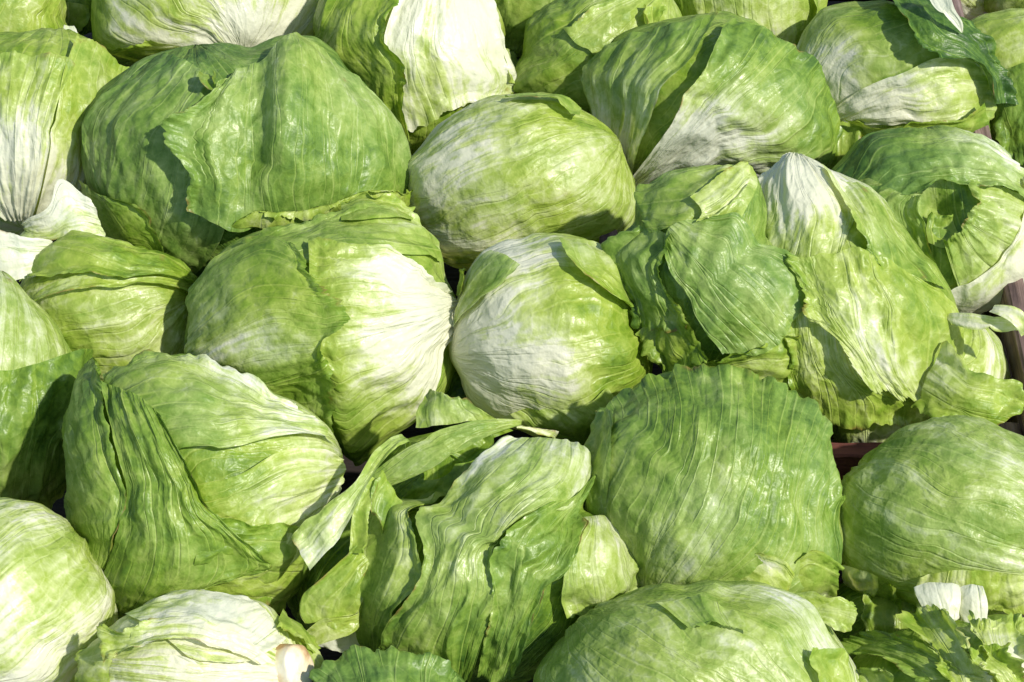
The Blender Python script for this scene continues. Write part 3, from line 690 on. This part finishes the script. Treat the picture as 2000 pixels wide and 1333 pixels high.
c.leaf('700,1060 712,1085 725,1106 / 650,1108,6 670,1130,10 712,1160,4 / 592,1170,6 640,1180,8 700,1198 / 602,1206,4 640,1214,6 698,1216', .48, .45, .2, 'l', 5, 4, h=4, wr=1.5)
c.leaf('700,1188 702,1218 / 640,1202,6 650,1242,6 / 580,1244,4 590,1258,4', .4, .35, .1, '', 0, 0, h=10)
c.leaf('722,940 738,945 / 690,1000,6 720,1010,6 / 682,1082,4 712,1080,4', .42, .4, .0, 'r', 4, 4, h=10)
c.leaf('818,832 824,846 / 740,878,12 766,887,8 / 690,952,16 716,952,10 / 645,988,16 680,1022,10 / 595,1026,14 640,1078,10 / 577,1058,8 610,1114,8', .55, .2, .45, 't', 6, 5, h=14, wr=1.6)
c.leaf('735,930 760,955 780,985 / 722,960,4 740,985,8 765,1015,4 / 715,1010 728,1030 745,1060', .6, .7, .3, 'tl', 6, 8, h=6, wr=2)
c = Head(880, 880, '690,960 720,920 800,850 860,780 920,775 1020,820 1060,850 1020,900 900,940 780,970', (1010, 830), z=.030, deep=.7).on(h)
c.leaf('965,822 900,828 815,838 / 935,806,8 890,802,10 818,812,4 / 905,786,4 875,782,6 848,770', .42, .48, .35, 't', 6, 6, h=10)
c.leaf('1000,832 1003,844 / 1050,838,8 1048,856,6 / 1112,848,4 1105,866,4', .15, .2, .0, 'lr', 4, 3, h=18)
c.leaf('990,845 940,870 900,900 / 960,830,-4 900,850,0 850,885 / 930,890,-6 880,920,-4 830,935', .68, .72, .2, 'l', 8, 8, h=2)
c.leaf('1014,824 1014,832 / 917,826,10 953,852,8 / 847,848,14 900,880,12 / 778,890,14 850,910,12 / 718,935,10 722,956,10 765,948,8', .55, .5, .5, '', 0, 0, h=26, wr=1.2)

# ---- near row
h = Head(1860, 1010, '1630,990 1649,954 1690,900 1757,853 1829,827 1882,821 1935,834 2000,860 2070,930 2100,1040 2060,1140 1960,1195 1850,1200 1755,1170 1668,1130 1632,1070', (2060, 1100), z=.012)
h.thing('smooth rounded bluish lettuce head at the right edge, lower right').ball(.14, .42, .45, .55)
h.leaf('1725,1120 1690,1110 1650,1100 / 1720,1150,6 1690,1140,8 1655,1130,4 / 1715,1162,2 1690,1160,4 1660,1140', .25, .3, .3, '', 0, 0, h=6)
h.leaf('1760,1130 1730,1140 1680,1150 / 1770,1180,6 1730,1200,10 1690,1200,4 / 1780,1240 1740,1245,6 1700,1235', .55, .6, .1, 'lrt', 8, 10, h=4, wr=1.6)
h.leaf('2040,1120 1920,1110 1800,1120 / 2040,1150,6 1920,1150,8 1790,1150,6 / 2030,1200,8 1920,1190,8 1800,1180,6', .28, .42, .05, 't', 10, 8, h=5)

h = Head(5, 1200, '0,982 70,991 117,1023 169,1089 207,1150 219,1195 207,1250 157,1312 90,1380 -30,1415 -180,1335 -215,1180 -140,1030', (-140, 1350), z=.012)
h.thing('smooth pale yellow-green lettuce head in the bottom left corner').ball(.08, .32, .5, .15)

h = Head(390, 1330, '156,1306 175,1276 230,1224 298,1180 368,1163 438,1171 508,1186 560,1228 602,1265 619,1310 600,1400 500,1470 380,1490 240,1450 165,1370', (575, 1320), z=.01)
h.thing('stripped whitish lettuce head with its cut stem showing, bottom left').ball(.02, .14, .5, .15)
h.leaf('545,1255 520,1210 470,1178 / 490,1290,4 460,1250 430,1172 / 440,1300 390,1240,4 350,1166 / 370,1290 310,1240 250,1208', -.12, .18, .3, 'l', 4, 4, h=4, wr=1.0)
h.leaf('520,1292,4 505,1300,4 490,1300 / 450,1240,10 430,1260,10 420,1272,4 / 380,1215,8 360,1238,10 350,1260,4 / 300,1220,4 270,1245,6 250,1280', -.18, .25, .05, 'tr', 6, 6, h=8, name='white_leaf')
h.leaf('560,1340 480,1320 400,1300 / 480,1370 420,1330,4 350,1285 / 330,1350 300,1320,4 280,1290 / 210,1340 200,1310 215,1290', .0, .12, .0, '', 0, 0, h=4, wr=.6)
h.leaf('330,1262 300,1225 / 260,1280,10 250,1240,12 / 212,1302,12 207,1222,14', .2, .42, .0, 'tlr', 14, 12, h=10, name='leaf_frill')
h.leaf('230,1340 225,1300 235,1262 / 190,1340,4 188,1300,8 195,1262,4 / 158,1330 158,1306 172,1280', .35, .48, .0, 't', 8, 8, h=6)
h.leaf('545,1190 520,1240 / 580,1220,6 555,1250,6 / 612,1270 600,1280', .45, .55, .25, 'lr', 6, 8, h=6)
h.leaf('600,1265 575,1255 / 625,1310 596,1300 / 615,1370 590,1350', .4, .5, .25, 'l', 4, 4, h=6)
# the cut stem: a rounded stub pushed out of the head
def stub(hd, x, y, r, out):
    c = hd.q_dir(hd.to_q(np.array([(x, y)])))[0]
    a = np.cross(c, (0, 1, .2)); a /= np.linalg.norm(a); b = np.cross(c, a)
    n, m = 26, 40
    t = np.linspace(0, 1, n); az = np.linspace(0, 2*np.pi, m, endpoint=False)
    T, A = np.meshgrid(t, az, indexing='ij'); T = T.ravel(); A = A.ravel()
    rad = np.where(T < .5, r * (T / .5) ** .55, r * (1 + .12 * (T - .5)))
    up = np.where(T < .5, out * (1 - .35 * (T / .5) ** 3), out * .65 - (T - .5) * 2 * out * 1.4)
    rad = rad * (1 + .10 * noise(np.c_[np.cos(A) * 1.4, np.sin(A) * 1.4, T]))
    up = up + 1.5 * noise(np.c_[rad * np.cos(A) * .08, rad * np.sin(A) * .08, T * 0])
    base = np.array([c[0] * hd.mean, c[1] * hd.mean, c[2] * hd.depth])
    phi = math.atan2(c[1], c[0]); R = float(hd.R(phi)); sth = math.hypot(c[0], c[1])
    base = np.array([R * sth * math.cos(phi), R * sth * math.sin(phi), hd.depth * c[2]])
    loc = base + rad[:, None] * (np.cos(A)[:, None] * a + np.sin(A)[:, None] * b) + up[:, None] * c
    co = hd.C + hd.k * (loc[:, :1] * hd.X + loc[:, 1:2] * hd.Y + loc[:, 2:] * hd.Z)
    return add_mesh('cut_stem', co, grid_quads(n, m, True), STEM, hd.root, None, hd.base)
stub(h, 566, 1306, 46, 24)

h = Head(1350, 1345, '1053,1342 1067,1304 1110,1250 1162,1202 1250,1164 1340,1145 1430,1146 1520,1159 1587,1188 1622,1250 1662,1320 1662,1420 1560,1520 1350,1560 1150,1500 1058,1420', (1590, 1490), z=.014)
h.thing('large smooth light green lettuce head at the bottom edge, right of centre').ball(.12, .48, .5, .45)
h.leaf('1290,1196 1360,1185 1440,1210 / 1320,1215,3 1380,1212,6 1450,1236,2 / 1350,1240 1400,1240 1455,1250', .4, .5, .4, 't', 10, 4, h=1.2, lift=1, wr=1.0, cr=.9)
c = Head(1615, 1200, '1540,1200 1575,1160 1640,1160 1685,1185 1655,1235 1600,1245 1560,1230', (1545, 1200), z=.04, deep=.6).on(h)
c.leaf('1555,1168 1570,1190 1592,1212 / 1615,1168,4 1622,1195,8 1628,1226,4 / 1674,1180,3 1666,1205,6 1650,1230,3', .32, .5, .15, 'trl', 10, 9, h=4, cr=.8)
h.leaf('1600,1400 1660,1400 / 1570,1320,4 1650,1330 / 1560,1268,8 1632,1275,4', .42, .5, .2, 'lt', 8, 8, h=6)

h = Head(750, 1405, '600,1370 630,1312 680,1286 743,1279 813,1291 880,1314 930,1380 900,1470 750,1525 620,1470', (760, 1520), z=.012)
h.thing('dark bluish-green lettuce head barely showing at the bottom edge, centre').ball(.6, .72, .5, .75, 80, 130)
h.leaf('640,1430 750,1440 880,1430 / 640,1360 750,1370 880,1370 / 615,1330,4 650,1300,4 708,1278,4 760,1280,4 830,1295,4 885,1318', .6, .74, .75, 't', 9, 10, h=5, wr=1.6)

h = Head(1890, 1345, '1660,1300 1720,1262 1800,1232 1900,1222 2000,1215 2100,1250 2125,1380 2000,1490 1800,1470 1680,1390', (1990, 1480), z=.0)
h.thing('torn frilly lettuce leaves heaped in the bottom right corner').ball(.4, .58, .5, .2)
h.leaf('1800,1340 1850,1330 1960,1350 / 1740,1290,6 1790,1290,8 1850,1290,4 / 1665,1290,6 1690,1262,8 1740,1240,6', .45, .55, .3, 'tlr', 16, 16, h=8, cr=1.2)
h.leaf('1940,1360 1850,1340 / 1900,1260,10 1800,1260,12 / 1860,1205,8 1775,1215,12', .2, .4, .0, 'tlr', 20, 18, h=12, cr=1.2)
h.leaf('2010,1360 1930,1340 / 2010,1270,8 1900,1270,10 / 2010,1215,6 1880,1210,8', .18, .38, .05, 'tlr', 20, 18, h=14, cr=1.2)
h.leaf('2040,1380 1960,1400 / 1990,1310,14 1900,1320,16 / 1960,1260,10 1860,1270,12', .25, .45, .1, 'tlr', 20, 20, h=22, cr=1.2)
h.leaf('1800,1400 1720,1400 / 1770,1330,10 1690,1335,12 / 1740,1290,8 1670,1300,8', .4, .5, .3, 'tlr', 18, 18, h=14, cr=1.2)

# frilly leaf ends filling gaps between heads
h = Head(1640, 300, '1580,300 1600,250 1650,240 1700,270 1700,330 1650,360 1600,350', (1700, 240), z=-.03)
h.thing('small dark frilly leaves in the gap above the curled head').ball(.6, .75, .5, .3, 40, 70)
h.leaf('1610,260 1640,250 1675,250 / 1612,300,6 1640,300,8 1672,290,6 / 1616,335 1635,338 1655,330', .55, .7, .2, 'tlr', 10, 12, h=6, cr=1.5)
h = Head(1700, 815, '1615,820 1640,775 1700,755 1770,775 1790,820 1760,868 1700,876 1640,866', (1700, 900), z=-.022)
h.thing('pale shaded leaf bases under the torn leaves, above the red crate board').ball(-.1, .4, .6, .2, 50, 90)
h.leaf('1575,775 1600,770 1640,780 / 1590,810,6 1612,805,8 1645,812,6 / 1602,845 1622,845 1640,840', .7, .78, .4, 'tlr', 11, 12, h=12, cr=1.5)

# ------------------------------------------------------------------ loose pieces
loose(130, 420, '55,420 100,355 160,375 205,430 195,470 110,475 60,465', '10,456 20,462 / 58,428 62,462 / 95,408,8 105,464,6 / 120,354,10 150,420,14 152,456,6 / 160,385,8 185,420,8 198,460,4',
      'torn white piece of leaf below the pale split leaf, left', z=.045, g0=.12, g1=-.05, tone=.4, rag='tr', amp=7, ruf=5, h=4)
loose(35, 500, '-40,450 40,445 95,480 85,520 40,550 -50,545', '-40,455 -40,545 / 10,455,6 15,548,6 / 60,468,8 60,535,8 / 92,478 84,520', 'ragged white leaf piece at the left edge above the pale bluish head',
      z=.04, g0=-.05, g1=.0, tone=.6, rag='trl', amp=7, ruf=5, h=4)
loose(1850, 20, '1800,-20 1860,-20 1885,40 1870,70 1830,40', '1812,-20 1850,-20 / 1830,18,6 1862,16,6 / 1858,42,6 1878,44,4 / 1876,60 1879,60', 'narrow white strip of leaf lying on the dark ragged leaf, top right',
      z=.075, g0=-.2, g1=-.2, tone=.5, rag='', h=4)
loose(1935, 630, '1855,620 1900,605 1960,595 2020,620 2020,680 1930,650', '1860,614 1864,632 / 1925,617,6 1930,640,6 / 1975,622,8 1985,645,8 / 2015,630,6 2020,660,6', 'pale leaf stalk reaching over the crate board at the right edge',
      z=.05, g0=.1, g1=.25, tone=.0, rag='', h=3)
loose(1960, 640, '1930,600 2000,590 2040,660 1990,680', '1935,612 1945,600 / 1965,625,6 1985,605,6 / 1990,660 2015,640', 'small pale leaf blade crossing the stalk at the right edge',
      z=.055, g0=.15, g1=.3, tone=.0, rag='t', h=3)
loose(1830, 1180, '1785,1150 1830,1140 1870,1150 1870,1215 1800,1215', '1790,1150 1825,1140 1868,1146 / 1800,1178,6 1835,1182,12 1872,1180,6 / 1815,1205,2 1840,1214,4 1862,1212,2', 'broad white tooth of torn leaf under the smooth bluish head',
      z=.035, g0=-.05, g1=-.18, tone=.4, rag='t', amp=7, ruf=4, h=3, wr=.1, cr=.3)
loose(1900, 1185, '1873,1150 1900,1140 1928,1155 1925,1220 1878,1225', '1878,1150 1900,1142 1918,1150 / 1876,1185,4 1900,1185,12 1926,1185,4 / 1882,1218,2 1902,1224,4 1920,1218,2', 'narrow white tooth of torn leaf beside the broad white one',
      z=.035, g0=-.05, g1=-.18, tone=.4, rag='t', amp=7, ruf=4, h=3, wr=.1, cr=.3)
loose(138, 70, '120,60 140,50 158,70 150,95 125,90', '128,55 145,58 / 125,75,4 152,72,4 / 130,92 146,90', 'tiny white leaf scrap in the dark gap at top left',
      z=.0, g0=-.05, g1=.05, tone=.5, rag='tlr', amp=4, ruf=3, h=3)
loose(660, 1240, '600,1230 660,1210 705,1225 700,1270 640,1275', '612,1238 625,1262 / 655,1225,4 660,1268,4 / 700,1222 698,1255', 'crumpled white leaf piece in the dark gap beside the cut stem',
      z=-.02, g0=-.05, g1=.0, tone=.5, rag='tlr', amp=7, ruf=7, h=3)
